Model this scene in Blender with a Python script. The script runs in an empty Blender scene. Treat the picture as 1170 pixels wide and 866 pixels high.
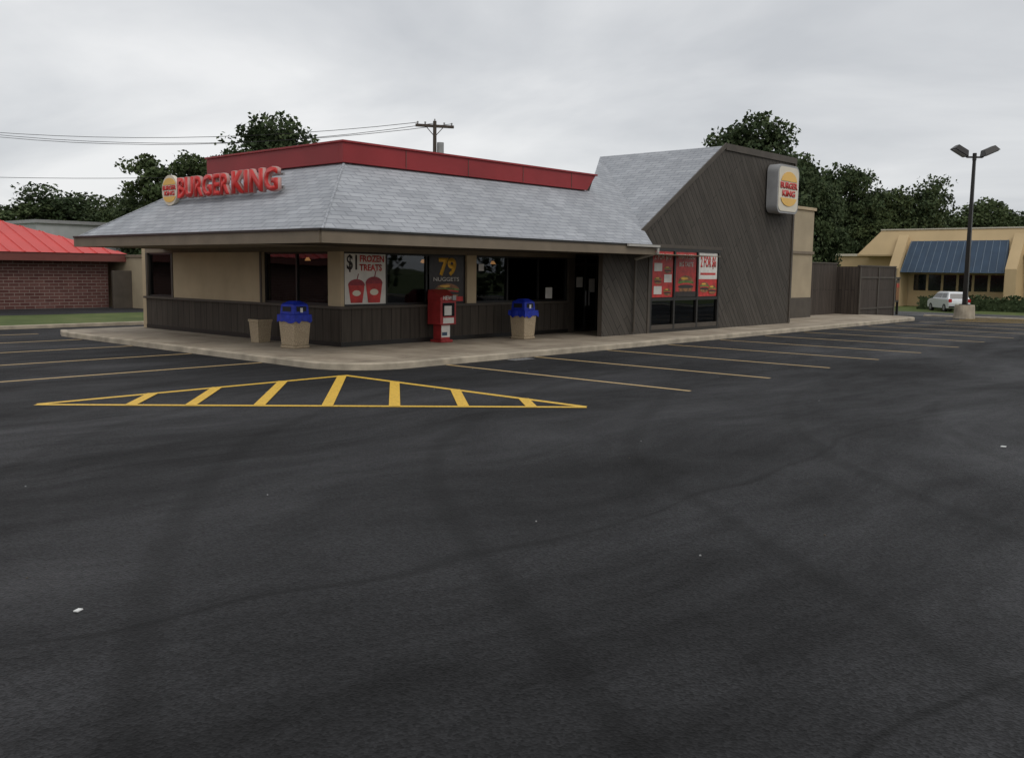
import bpy, bmesh, math, random
import numpy as np
from mathutils import Vector, Matrix
random.seed(7); rng=np.random.default_rng(7)
sc=bpy.context.scene
sc.view_settings.view_transform='Standard'; sc.view_settings.look='None'; sc.view_settings.exposure=0
COL=sc.collection
# ------------------------------------------------------------------ terrain
def zt(x,y):
    r=math.hypot(x,y); t=min(1,max(0,(r-46)/32.0)); return -1.2*(t*t*(3-2*t))
# ------------------------------------------------------------------ materials
MATS={}
def mat(name,col,rough=0.7,var=0.12,scale=3.0,bump=0.0,bscale=60,spec=0.4,metal=0.0,detail=5,coord='Object'):
    if name in MATS: return MATS[name]
    m=bpy.data.materials.new(name); m.use_nodes=True; nt=m.node_tree; n=nt.nodes; l=nt.links
    b=n['Principled BSDF']; b.inputs['Roughness'].default_value=rough; b.inputs['Metallic'].default_value=metal
    b.inputs['Specular IOR Level'].default_value=spec
    tc=n.new('ShaderNodeTexCoord')
    no=n.new('ShaderNodeTexNoise'); no.inputs['Scale'].default_value=scale; no.inputs['Detail'].default_value=detail
    l.new(tc.outputs[coord],no.inputs['Vector'])
    rp=n.new('ShaderNodeMapRange'); rp.inputs[1].default_value=0.3; rp.inputs[2].default_value=0.7
    rp.inputs[3].default_value=1-var; rp.inputs[4].default_value=1+var; l.new(no.outputs[0],rp.inputs[0])
    mx=n.new('ShaderNodeVectorMath'); mx.operation='SCALE'; mx.inputs[0].default_value=col[:3]
    l.new(rp.outputs[0],mx.inputs['Scale']); l.new(mx.outputs[0],b.inputs['Base Color'])
    if bump>0:
        n2=n.new('ShaderNodeTexNoise'); n2.inputs['Scale'].default_value=bscale; n2.inputs['Detail'].default_value=3
        l.new(tc.outputs[coord],n2.inputs['Vector'])
        bp=n.new('ShaderNodeBump'); bp.inputs['Strength'].default_value=bump; bp.inputs['Distance'].default_value=0.02
        l.new(n2.outputs[0],bp.inputs['Height']); l.new(bp.outputs[0],b.inputs['Normal'])
    MATS[name]=m; return m
def newmat(name,rough=0.8,spec=0.4):
    m=bpy.data.materials.new(name); m.use_nodes=True; MATS[name]=m
    b=m.node_tree.nodes['Principled BSDF']; b.inputs['Roughness'].default_value=rough; b.inputs['Specular IOR Level'].default_value=spec
    return m,m.node_tree.nodes,m.node_tree.links,b
def ramp(n,stops):
    r=n.new('ShaderNodeValToRGB'); e=r.color_ramp.elements
    while len(e)<len(stops): e.new(0.5)
    for i,(p,c) in enumerate(stops):
        e[i].position=p; e[i].color=(c[0],c[1],c[2],1) if hasattr(c,'__len__') else (c,c,c,1)
    return r
def math_(n,l,op,a,b_):
    k=n.new('ShaderNodeMath'); k.operation=op
    for i,v in enumerate((a,b_)):
        if isinstance(v,(int,float)): k.inputs[i].default_value=v
        else: l.new(v,k.inputs[i])
    return k.outputs[0]
def mrange(n,l,src,a,b_,c,d):
    k=n.new('ShaderNodeMapRange'); k.inputs[1].default_value=a;k.inputs[2].default_value=b_;k.inputs[3].default_value=c;k.inputs[4].default_value=d; l.new(src,k.inputs[0]); return k.outputs[0]
# asphalt: fresh sealed lot with paving lanes, seams, roller sweeps and aggregate
def make_asphalt(name,lo,hi,seam=0.42):
    m,n,l,b=newmat(name,0.8,0.28)
    tc=n.new('ShaderNodeTexCoord'); O=tc.outputs['Object']
    wob=n.new('ShaderNodeTexNoise'); wob.inputs['Scale'].default_value=0.13; wob.inputs['Detail'].default_value=3; l.new(O,wob.inputs['Vector'])
    ws_=n.new('ShaderNodeVectorMath'); ws_.operation='SCALE'; ws_.inputs['Scale'].default_value=4.0; l.new(wob.outputs['Color'],ws_.inputs[0])
    wa=n.new('ShaderNodeVectorMath'); wa.operation='ADD'; l.new(O,wa.inputs[0]); l.new(ws_.outputs[0],wa.inputs[1])
    big=n.new('ShaderNodeTexNoise'); big.inputs['Scale'].default_value=0.36; big.inputs['Detail'].default_value=6; big.inputs['Roughness'].default_value=0.66
    mp=n.new('ShaderNodeMapping'); mp.inputs['Rotation'].default_value=(0,0,0.35); mp.inputs['Scale'].default_value=(0.45,1.4,1)
    l.new(wa.outputs[0],mp.inputs['Vector']); l.new(mp.outputs[0],big.inputs['Vector'])
    r1=ramp(n,[(0.34,lo),(0.5,[(a+c)/2 for a,c in zip(lo,hi)]),(0.66,hi)]); l.new(big.outputs[0],r1.inputs[0])
    vo=n.new('ShaderNodeTexVoronoi'); vo.inputs['Scale'].default_value=62; l.new(O,vo.inputs['Vector'])
    sx=n.new('ShaderNodeSeparateXYZ'); l.new(vo.outputs['Color'],sx.inputs[0])
    agg=mrange(n,l,sx.outputs[0],0,1,0.45,1.7)
    br=n.new('ShaderNodeTexBrick'); br.offset=0.3; br.inputs['Scale'].default_value=1; br.inputs['Brick Width'].default_value=26; br.inputs['Row Height'].default_value=3.7; br.inputs['Mortar Size'].default_value=0.05; br.inputs['Mortar Smooth'].default_value=1.0
    br.inputs['Color1'].default_value=(1.05,1.05,1.05,1); br.inputs['Color2'].default_value=(0.80,0.80,0.80,1); br.inputs['Mortar'].default_value=(seam,seam,seam,1)
    mp3=n.new('ShaderNodeMapping'); mp3.inputs['Rotation'].default_value=(0,0,0.10); l.new(wa.outputs[0],mp3.inputs[0]); l.new(mp3.outputs[0],br.inputs['Vector'])
    sb=n.new('ShaderNodeSeparateXYZ'); l.new(br.outputs['Color'],sb.inputs[0])
    wv=n.new('ShaderNodeTexWave'); wv.wave_type='RINGS'; wv.rings_direction='Z'; wv.inputs['Scale'].default_value=0.16; wv.inputs['Distortion'].default_value=3.0; wv.inputs['Detail'].default_value=3; wv.inputs['Detail Scale'].default_value=0.6
    mp2=n.new('ShaderNodeMapping'); mp2.inputs['Location'].default_value=(-17,5,0); l.new(O,mp2.inputs['Vector']); l.new(mp2.outputs[0],wv.inputs['Vector'])
    arc_=mrange(n,l,wv.outputs['Fac'],0.0,0.05,0.6,1.0)
    k=math_(n,l,'MULTIPLY',agg,sb.outputs[0]); k=math_(n,l,'MULTIPLY',k,arc_)
    sc_=n.new('ShaderNodeVectorMath'); sc_.operation='SCALE'; l.new(r1.outputs[0],sc_.inputs[0]); l.new(k,sc_.inputs['Scale'])
    l.new(sc_.outputs[0],b.inputs['Base Color'])
    l.new(mrange(n,l,big.outputs[0],0.34,0.66,0.95,0.62),b.inputs['Roughness'])
    ad=math_(n,l,'ADD',vo.outputs['Distance'],sx.outputs[1])
    bp=n.new('ShaderNodeBump'); bp.inputs['Strength'].default_value=0.8; bp.inputs['Distance'].default_value=0.006; l.new(ad,bp.inputs['Height']); l.new(bp.outputs[0],b.inputs['Normal'])
    return m
ASPH=make_asphalt('asphalt',(0.008,0.008,0.0085),(0.026,0.026,0.028))
ROAD=make_asphalt('road_asphalt',(0.07,0.07,0.07),(0.11,0.11,0.11),0.9)
def paint(name,col):
    m,n,l,b=newmat(name,0.6,0.3)
    tc=n.new('ShaderNodeTexCoord'); no=n.new('ShaderNodeTexNoise'); no.inputs['Scale'].default_value=30; no.inputs['Detail'].default_value=6; no.inputs['Roughness'].default_value=0.7; l.new(tc.outputs['Object'],no.inputs['Vector'])
    r=ramp(n,[(0.32,[c*0.15 for c in col]),(0.40,[c*0.8 for c in col]),(0.6,col)]); l.new(no.outputs[0],r.inputs[0]); l.new(r.outputs[0],b.inputs['Base Color'])
    return m
YEL=paint('yellow_paint',(0.80,0.50,0.07)); PALE=paint('pale_yellow_paint',(0.60,0.42,0.20))
def make_conc():
    m,n,l,b=newmat('concrete',0.85,0.3)
    tc=n.new('ShaderNodeTexCoord')
    no=n.new('ShaderNodeTexNoise'); no.inputs['Scale'].default_value=0.9; no.inputs['Detail'].default_value=7; no.inputs['Roughness'].default_value=0.68; l.new(tc.outputs['Object'],no.inputs['Vector'])
    r=ramp(n,[(0.28,(0.22,0.18,0.135)),(0.5,(0.40,0.335,0.255)),(0.7,(0.50,0.43,0.335))]); l.new(no.outputs[0],r.inputs[0])
    br=n.new('ShaderNodeTexBrick'); br.offset=0; br.inputs['Scale'].default_value=1; br.inputs['Brick Width'].default_value=1.83; br.inputs['Row Height'].default_value=1.8; br.inputs['Mortar Size'].default_value=0.018
    br.inputs['Color1'].default_value=(1,1,1,1); br.inputs['Color2'].default_value=(0.87,0.87,0.87,1); br.inputs['Mortar'].default_value=(0.45,0.45,0.45,1)
    l.new(tc.outputs['Object'],br.inputs['Vector'])
    mx=n.new('ShaderNodeMix'); mx.data_type='RGBA'; mx.blend_type='MULTIPLY'; mx.inputs[0].default_value=1
    l.new(r.outputs[0],mx.inputs[6]); l.new(br.outputs['Color'],mx.inputs[7]); l.new(mx.outputs[2],b.inputs['Base Color'])
    return m
CONC=make_conc()
KERB=mat('kerb_concrete',(0.42,0.36,0.275),0.85,0.3,2.5,0.3,80)
def make_grass():
    m,n,l,b=newmat('grass',0.9,0.2)
    tc=n.new('ShaderNodeTexCoord')
    no=n.new('ShaderNodeTexNoise'); no.inputs['Scale'].default_value=0.5; no.inputs['Detail'].default_value=8; no.inputs['Roughness'].default_value=0.75; l.new(tc.outputs['Object'],no.inputs['Vector'])
    r=ramp(n,[(0.3,(0.05,0.07,0.02)),(0.5,(0.09,0.12,0.035)),(0.7,(0.15,0.16,0.06))]); l.new(no.outputs[0],r.inputs[0]); l.new(r.outputs[0],b.inputs['Base Color'])
    return m
GRASS=make_grass()
def make_brick(name,c1,c2,mort,w,h,ms,rough=0.85,offset=0.5,bump=0.4,stain=0.25,scoord=0.35):
    m,n,l,b=newmat(name,rough,0.25)
    uv=n.new('ShaderNodeUVMap'); uv.uv_map='UVMap'
    br=n.new('ShaderNodeTexBrick'); br.offset=offset; br.inputs['Scale'].default_value=1; br.inputs['Brick Width'].default_value=w; br.inputs['Row Height'].default_value=h; br.inputs['Mortar Size'].default_value=ms; br.inputs['Mortar Smooth'].default_value=0.2
    br.inputs['Color1'].default_value=(*c1,1); br.inputs['Color2'].default_value=(*c2,1); br.inputs['Mortar'].default_value=(*mort,1)
    l.new(uv.outputs[0],br.inputs['Vector'])
    no=n.new('ShaderNodeTexNoise'); no.inputs['Scale'].default_value=scoord; no.inputs['Detail'].default_value=7; no.inputs['Roughness'].default_value=0.7
    mp=n.new('ShaderNodeMapping'); mp.inputs['Scale'].default_value=(2.2,0.6,1); l.new(uv.outputs[0],mp.inputs[0]); l.new(mp.outputs[0],no.inputs['Vector'])
    s=n.new('ShaderNodeVectorMath'); s.operation='SCALE'; l.new(br.outputs['Color'],s.inputs[0]); l.new(mrange(n,l,no.outputs[0],0.3,0.7,1-stain,1+stain*0.5),s.inputs['Scale']); l.new(s.outputs[0],b.inputs['Base Color'])
    bp=n.new('ShaderNodeBump'); bp.inputs['Strength'].default_value=bump; bp.inputs['Distance'].default_value=0.02; bp.invert=True; l.new(br.outputs['Fac'],bp.inputs['Height']); l.new(bp.outputs[0],b.inputs['Normal'])
    return m
SHING=make_brick('shingles',(0.42,0.435,0.46),(0.335,0.35,0.375),(0.21,0.22,0.24),0.42,0.165,0.011,stain=0.2,bump=0.35)
BRICK=make_brick('dark_brick',(0.10,0.04,0.035),(0.15,0.07,0.06),(0.24,0.19,0.165),0.42,0.14,0.014,stain=0.2)
def make_boards(name,col,ang,width,groove=0.35):
    m,n,l,b=newmat(name,0.75,0.25)
    uv=n.new('ShaderNodeUVMap'); uv.uv_map='UVMap'
    mp=n.new('ShaderNodeMapping'); mp.inputs['Rotation'].default_value=(0,0,ang); l.new(uv.outputs[0],mp.inputs[0])
    br=n.new('ShaderNodeTexBrick'); br.offset=0.37; br.inputs['Scale'].default_value=1; br.inputs['Brick Width'].default_value=3.3; br.inputs['Row Height'].default_value=width; br.inputs['Mortar Size'].default_value=0.010
    br.inputs['Color1'].default_value=(*[c*1.12 for c in col],1); br.inputs['Color2'].default_value=(*[c*0.84 for c in col],1); br.inputs['Mortar'].default_value=(*[c*groove for c in col],1)
    l.new(mp.outputs[0],br.inputs['Vector'])
    mp2=n.new('ShaderNodeMapping'); mp2.inputs['Scale'].default_value=(0.8,9,1); l.new(mp.outputs[0],mp2.inputs[0])
    no=n.new('ShaderNodeTexNoise'); no.inputs['Scale'].default_value=1.5; no.inputs['Detail'].default_value=7; l.new(mp2.outputs[0],no.inputs['Vector'])
    s=n.new('ShaderNodeVectorMath'); s.operation='SCALE'; l.new(br.outputs['Color'],s.inputs[0]); l.new(mrange(n,l,no.outputs[0],0.3,0.7,0.8,1.2),s.inputs['Scale']); l.new(s.outputs[0],b.inputs['Base Color'])
    bp=n.new('ShaderNodeBump'); bp.inputs['Strength'].default_value=0.6; bp.inputs['Distance'].default_value=0.02; bp.invert=True; l.new(br.outputs['Fac'],bp.inputs['Height']); l.new(bp.outputs[0],b.inputs['Normal'])
    return m
SIDING=make_boards('diagonal_siding',(0.072,0.063,0.053),math.radians(52),0.2)
BASEB=make_boards('vertical_boards',(0.066,0.054,0.043),math.radians(90),0.3)
FENCEB=make_boards('fence_boards',(0.070,0.056,0.046),math.radians(90),0.15)
BROWN=mat('brown_paint',(0.072,0.059,0.046),0.6,0.15,3)
TAUPE=mat('taupe_fascia',(0.19,0.15,0.105),0.6,0.12,2)
BEIGE=mat('beige_stucco',(0.47,0.37,0.24),0.85,0.1,1.3,0.25,70)
BEIGE2=mat('beige_masonry',(0.38,0.31,0.21),0.85,0.12,1.0,0.2,40)
SOFF=mat('soffit_paint',(0.22,0.18,0.13),0.8,0.06,1)
RED=mat('red_metal_band',(0.27,0.022,0.025),0.5,0.15,0.8)
REDL=mat('sign_red',(0.60,0.035,0.03),0.35,0.06,2)
SIDEL=mat('sign_letter_sides',(0.50,0.30,0.27),0.5,0.1,3)
WHITE=mat('white_paint',(0.75,0.75,0.73),0.5,0.05,3)
GUTTER=mat('gutter_white',(0.42,0.40,0.36),0.5,0.1,3)
DARK=mat('dark_bronze',(0.018,0.016,0.014),0.4,0.1,4)
BLACK=mat('black_rubber',(0.012,0.012,0.012),0.6,0.1,5)
REDROOF=mat('red_metal_roof',(0.60,0.06,0.05),0.45,0.07,0.6)
YSIGN=mat('sign_yellow',(0.80,0.47,0.10),0.4,0.05,2)
CREAM=mat('sign_cream',(0.68,0.62,0.50),0.4,0.06,2)
GREYM=mat('grey_metal',(0.30,0.30,0.30),0.5,0.1,3)
BLUE=mat('blue_plastic',(0.01,0.03,0.38),0.5,0.3,9,0.3,9)
TAN=mat('tan_aggregate',(0.42,0.33,0.22),0.9,0.35,45,0.6,60)
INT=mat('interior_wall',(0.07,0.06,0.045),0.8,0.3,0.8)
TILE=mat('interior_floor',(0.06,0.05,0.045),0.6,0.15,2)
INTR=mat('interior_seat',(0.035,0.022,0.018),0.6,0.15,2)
WOOD=mat('pole_wood',(0.07,0.055,0.045),0.9,0.2,6)
BARK=mat('bark',(0.05,0.04,0.032),0.9,0.25,5)
NAVY=mat('navy_awning',(0.04,0.07,0.115),0.5,0.15,1)
NAVYS=mat('navy_seams',(0.10,0.145,0.20),0.5,0.15,1)
TAILR=mat('tail_light',(0.4,0.01,0.01),0.25,0.05,3)
CARW=mat('car_paint_white',(0.72,0.73,0.74),0.25,0.03,3,spec=0.6)
def make_glass():
    m=bpy.data.materials.new('window_glass'); m.use_nodes=True; n=m.node_tree.nodes; l=m.node_tree.links; n.clear()
    o=n.new('ShaderNodeOutputMaterial'); t=n.new('ShaderNodeBsdfTransparent'); t.inputs[0].default_value=(0.30,0.32,0.33,1)
    g=n.new('ShaderNodeBsdfGlossy'); g.inputs['Roughness'].default_value=0.015; g.inputs['Color'].default_value=(0.8,0.85,0.9,1)
    tc=n.new('ShaderNodeTexCoord'); no=n.new('ShaderNodeTexNoise'); no.inputs['Scale'].default_value=0.8; no.inputs['Detail'].default_value=1; l.new(tc.outputs['Object'],no.inputs['Vector'])
    bp=n.new('ShaderNodeBump'); bp.inputs['Strength'].default_value=0.12; bp.inputs['Distance'].default_value=0.03; l.new(no.outputs[0],bp.inputs['Height']); l.new(bp.outputs[0],g.inputs['Normal'])
    f=n.new('ShaderNodeFresnel'); f.inputs['IOR'].default_value=1.55
    mx=n.new('ShaderNodeMixShader'); l.new(f.outputs[0],mx.inputs[0]); l.new(t.outputs[0],mx.inputs[1]); l.new(g.outputs[0],mx.inputs[2]); l.new(mx.outputs[0],o.inputs[0]); return m
GLASS=make_glass()
DGLASS=mat('dark_glass',(0.012,0.014,0.016),0.06,0.05,3,spec=0.5)
def make_lamp(name,col,s):
    m=bpy.data.materials.new(name); m.use_nodes=True; b=m.node_tree.nodes['Principled BSDF']; b.inputs['Base Color'].default_value=(*col,1); b.inputs['Emission Color'].default_value=(*col,1); b.inputs['Emission Strength'].default_value=s; return m
LAMP=make_lamp('pendant_glow',(0.9,0.42,0.15),0.8)
def make_leaf(name,c0,c1,c2):
    m,n,l,b=newmat(name,0.75,0.15)
    g=n.new('ShaderNodeNewGeometry'); tc=n.new('ShaderNodeTexCoord')
    no=n.new('ShaderNodeTexNoise'); no.inputs['Scale'].default_value=0.45; no.inputs['Detail'].default_value=2; l.new(tc.outputs['Object'],no.inputs['Vector'])
    a=n.new('ShaderNodeMath'); a.operation='MULTIPLY_ADD'; a.inputs[1].default_value=0.45; l.new(g.outputs['Random Per Island'],a.inputs[0])
    l.new(math_(n,l,'MULTIPLY',no.outputs[0],0.65),a.inputs[2])
    r=ramp(n,[(0.15,c0),(0.5,c1),(0.85,c2)]); l.new(a.outputs[0],r.inputs[0]); l.new(r.outputs[0],b.inputs['Base Color'])
    return m
LEAF=make_leaf('leaves',(0.032,0.048,0.020),(0.06,0.085,0.034),(0.10,0.125,0.055))
LEAF2=make_leaf('leaves_dark',(0.025,0.04,0.018),(0.046,0.068,0.030),(0.078,0.10,0.045))
# ------------------------------------------------------------------ mesh builder
class MB:
    def __init__(s): s.v=[];s.f=[];s.m=[];s.mats=[]
    def mi(s,m):
        if m not in s.mats: s.mats.append(m)
        return s.mats.index(m)
    def poly(s,pts,m):
        i=len(s.v); s.v+= [tuple(p) for p in pts]; s.f.append(tuple(range(i,i+len(pts)))); s.m.append(s.mi(m))
    def faces(s,vs,fs,m):
        i=len(s.v); s.v+=[tuple(p) for p in vs]; k=s.mi(m)
        for f in fs: s.f.append(tuple(i+a for a in f)); s.m.append(k)
    def box(s,x0,x1,y0,y1,z0,z1,m,M=None,top=None):
        cx,cy=(x0+x1)/2,(y0+y1)/2; t=top or (1,1)
        vs=[(x0,y0,z0),(x1,y0,z0),(x1,y1,z0),(x0,y1,z0)]+[(cx+(a-cx)*t[0],cy+(b-cy)*t[1],z1) for a,b in ((x0,y0),(x1,y0),(x1,y1),(x0,y1))]
        if M is not None: vs=[tuple(M@Vector(p)) for p in vs]
        s.faces(vs,[(0,3,2,1),(4,5,6,7),(0,1,5,4),(1,2,6,5),(2,3,7,6),(3,0,4,7)],m)
    def cyl(s,p0,p1,r0,r1,m,n=12,cap=True):
        p0=Vector(p0);p1=Vector(p1);d=(p1-p0).normalized(); a=d.orthogonal().normalized(); b=d.cross(a)
        vs=[]
        for p,r in ((p0,r0),(p1,r1)):
            for i in range(n):
                t=2*math.pi*i/n; vs.append(p+a*math.cos(t)*r+b*math.sin(t)*r)
        fs=[(i,(i+1)%n,n+(i+1)%n,n+i) for i in range(n)]
        if cap: fs+= [tuple(range(n-1,-1,-1)),tuple(range(n,2*n))]
        s.faces(vs,fs,m)
    def extr(s,prof,axis_o,ax,ay,an,depth,m):
        o=Vector(axis_o);ax=Vector(ax);ay=Vector(ay);an=Vector(an);k=len(prof)
        v0=[o+ax*a+ay*b for a,b in prof]; v1=[p+an*depth for p in v0]
        s.faces(v0+v1,[tuple(range(k))[::-1],tuple(range(k,2*k))]+[(i,(i+1)%k,k+(i+1)%k,k+i) for i in range(k)],m)
    def done(s,name,parent=None,bevel=0,smooth=False,loc=None,rot=None):
        me=bpy.data.meshes.new(name); me.from_pydata(s.v,[],s.f); 
        for m in s.mats: me.materials.append(m)
        me.polygons.foreach_set('material_index',s.m)
        me.update()
        if len(me.polygons)<6000:
            uv=me.uv_layers.new(name='UVMap')
            for p in me.polygons:
                nn=p.normal
                if abs(nn.z)>0.95: a=Vector((1,0,0)); b=Vector((0,1,0))
                else:
                    a=Vector((-nn.y,nn.x,0)).normalized(); b=nn.cross(a)
                    if b.z<0: b=-b
                    if (abs(a.x)>abs(a.y) and a.x<0) or (abs(a.y)>=abs(a.x) and a.y<0): a=-a
                for li in p.loop_indices:
                    c=me.vertices[me.loops[li].vertex_index].co; uv.data[li].uv=(c.dot(a),c.dot(b))
        if smooth:
            for p in me.polygons: p.use_smooth=True
        ob=bpy.data.objects.new(name,me); COL.objects.link(ob)
        if parent: ob.parent=parent
        if bevel>0:
            md=ob.modifiers.new('Bevel','BEVEL'); md.width=bevel; md.segments=2; md.limit_method='ANGLE'
        if loc: ob.location=loc
        if rot: ob.rotation_euler=rot
        return ob
def empty(name,loc=(0,0,0),rot=0):
    e=bpy.data.objects.new(name,None); e.empty_display_size=0.5; COL.objects.link(e); e.location=loc; e.rotation_euler=(0,0,rot); return e
def text(name,s,w,h,m,origin,ax,ay,parent=None,extr=0.01,bold=0.0):
    cu=bpy.data.curves.new('tmp','FONT'); cu.body=s; cu.size=1; cu.offset=bold; cu.extrude=0; cu.resolution_u=3
    if name.startswith('roof_letter'): cu.space_character=1.12
    to=bpy.data.objects.new('tmp',cu); COL.objects.link(to); bpy.context.view_layer.update()
    me=bpy.data.meshes.new_from_object(to.evaluated_get(bpy.context.evaluated_depsgraph_get()))
    bpy.data.objects.remove(to)
    co=np.array([v.co[:] for v in me.vertices]); mn=co.min(0); mx=co.max(0)
    ax=Vector(ax);ay=Vector(ay);an=ax.cross(ay);o=Vector(origin)
    bm=bmesh.new(); bm.from_mesh(me)
    for v in bm.verts:
        a=(v.co.x-mn[0])/(mx[0]-mn[0])*w; b=(v.co.y-mn[1])/(mx[1]-mn[1])*h; v.co=o+ax*a+ay*b
    if extr>0:
        r=bmesh.ops.extrude_face_region(bm,geom=bm.faces[:]); 
        for g in r['geom']:
            if isinstance(g,bmesh.types.BMVert): g.co+=an*extr
    bm.normal_update(); bmesh.ops.recalc_face_normals(bm,faces=bm.faces[:]); bm.to_mesh(me); bm.free(); me.materials.clear(); me.materials.append(m); me.name=name
    ob=bpy.data.objects.new(name,me); COL.objects.link(ob)
    if parent: ob.parent=parent
    return ob
def ell(w,h,n=16,a0=0,a1=2*math.pi,cx=0,cy=0):
    return [(cx+w*math.cos(a0+(a1-a0)*i/n),cy+h*math.sin(a0+(a1-a0)*i/n)) for i in range(n+(0 if a1-a0>6.2 else 1))]
def rrect(w,h,r,k=6):
    p=[]
    for cx,cy,a0 in ((w-r,h-r,0),(-w+r,h-r,90),(-w+r,-h+r,180),(w-r,-h+r,270)):
        for i in range(k+1):
            a=math.radians(a0+90*i/k); p.append((cx+r*math.cos(a),cy+r*math.sin(a)))
    return p
X=Vector((1,0,0));Y=Vector((0,1,0));Z=Vector((0,0,1))
# ------------------------------------------------------------------ ground
cs=list(range(-80,132,2)); ext=[140,160,190,230,300,400,600,900,1500]
gx=[-1500,-900,-600,-400,-300,-200,-140,-100]+cs+ext
def sheet(name,test,m,off):
    b=MB(); idx={}
    def vid(i,j):
        if (i,j) not in idx:
            idx[(i,j)]=len(b.v); b.v.append((gx[i],gx[j],zt(gx[i],gx[j])+off))
        return idx[(i,j)]
    k=b.mi(m)
    for i in range(len(gx)-1):
        for j in range(len(gx)-1):
            cx=(gx[i]+gx[i+1])/2; cy=(gx[j]+gx[j+1])/2
            if test(cx,cy): b.f.append((vid(i,j),vid(i+1,j),vid(i+1,j+1),vid(i,j+1))); b.m.append(k)
    return b.done(name)
sheet('ground',lambda x,y:True,GRASS,0)
def lot(x,y):
    if x<-80 or x>130 or y<-80 or y>130: return False
    if x<48 and y<30: return True
    if 20<x<48 and y<36: return True
    if 48<=x<56 and 16<y<36: return True
    if x<22 and 38<y<60: return True
    return False
sheet('parking_lot',lot,ASPH,0.004)
sheet('road',lambda x,y: 56<x<84 and -80<y<60 ,ROAD,0.006)
mk=MB()
def stripe(a,b,w,m,z=0.008):
    a=Vector((a[0],a[1],0));b=Vector((b[0],b[1],0));d=(b-a).normalized();p=Vector((-d.y,d.x,0))*w/2
    mk.poly([(q.x,q.y,z) for q in (a-p,b-p,b+p,a+p)],m)
for k in range(11):
    u=13.36+2.74*k; stripe((u+random.uniform(-.03,.03),8.1+random.uniform(-.08,.08)),(u,13.72),0.10,PALE)
for k in range(5):
    v=16.53+2.74*k; stripe((5.3,v),(10.85,v),0.10,PALE)
W=0.13
stripe((5.3,13.54),(10.65+W/2,13.54),W,YEL)
stripe((10.65,13.54-W/2-0.001),(10.65,8.13),W,YEL)
P0=Vector((5.25,13.50));P1=Vector((10.62,8.08)); stripe(P0,P1,W,YEL,0.0115)
dirv=Vector((math.cos(0.853),math.sin(0.853)))
for t in (.168,.275,.398,.522,.645,.772,.898):
    s=P0.lerp(P1,t); k=min((13.54-s.y)/dirv.y,(10.65-s.x)/dirv.x); stripe(s,s+dirv*k,0.16,YEL,0.0145)
for i in range(5): stripe((43.6+i*0.9,9.0+i*0.2),(42.4+i*0.9,13.2),0.12,YEL)
stripe((42.0,8.6),(48.0,8.9),0.11,YEL,0.0115)
mk.done('pavement_markings')
b=MB(); rr=random.Random(3)
for i in range(45):
    x=rr.uniform(2,22);y=rr.uniform(1,13);s=rr.uniform(.004,.009); a=rr.uniform(0,3)
    b.box(-s,s,-s*.7,s*.7,0,s,rr.choice([BROWN,GREYM]),M=Matrix.Translation((x,y,.006))@Matrix.Rotation(a,4,'Z'),top=(.5,.6))
b.box(-.022,.022,-.015,.015,0,.006,WHITE,M=Matrix.Translation((2.2,5.2,.007))@Matrix.Rotation(.5,4,'Z')); b.box(-.03,.03,-.025,.025,0,.006,WHITE,M=Matrix.Translation((11.6,2.9,.007)))
b.done('loose_stones')
# sidewalk + kerb
sw=MB()
def arc(cx,cy,r,a0,a1,n=8): return [(cx+r*math.cos(math.radians(a0+(a1-a0)*i/n)),cy+r*math.sin(math.radians(a0+(a1-a0)*i/n))) for i in range(n+1)]
out=[(11.25,27.0)]+[(10.95,26.2)]+[(10.9,22)]+arc(12.3,15.15,1.4,180,270,10)+[(20,13.80),(30,13.95),(41.2,14.15)]+arc(41.2,15.65,1.5,-90,0,6)+[(42.7,18.2),(38.4,18.2)]
def offset(pts,d):
    r=[]
    for i,p in enumerate(pts):
        a=Vector(pts[max(0,i-1)]);b=Vector(pts[min(len(pts)-1,i+1)]);t=(b-a).normalized(); nrm=Vector((-t.y,t.x)); r.append(tuple(Vector(p)+nrm*d))
    return r
kin=offset(out,0.16); k02=offset(out,0.02)
for i in range(len(out)-1):
    a,b=out[i],out[i+1];c,d=kin[i],kin[i+1]; a2=k02[i];b2=k02[i+1]
    sw.poly([(a[0],a[1],0),(b[0],b[1],0),(b[0],b[1],.115),(a[0],a[1],.115)],KERB)
    sw.poly([(a[0],a[1],.115),(b[0],b[1],.115),(b2[0],b2[1],.135),(a2[0],a2[1],.135)],KERB)
    sw.poly([(a2[0],a2[1],.135),(b2[0],b2[1],.135),(d[0],d[1],.135),(c[0],c[1],.135)],KERB)
sw.done('kerb')
s2=MB(); s2.poly([(p[0],p[1],.133) for p in kin]+[(38.4,26.4,.133),(13.3,27.0,.133)],CONC); s2.done('sidewalk')
k2=MB(); k2.box(-60,19.9,29.88,30.06,-0.4,0.11,KERB); k2.box(48.0,48.18,-60,16,-1.2,0.02,KERB); k2.done('lot_edge_kerb',bevel=0.02)
dr=MB(); dr.box(15.0,15.7,13.35,13.62,0.002,0.012,DARK)
for i in range(6): dr.box(15.05+i*0.11,15.1+i*0.11,13.37,13.60,0.012,0.02,GREYM)
dr.done('storm_drain')
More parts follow.
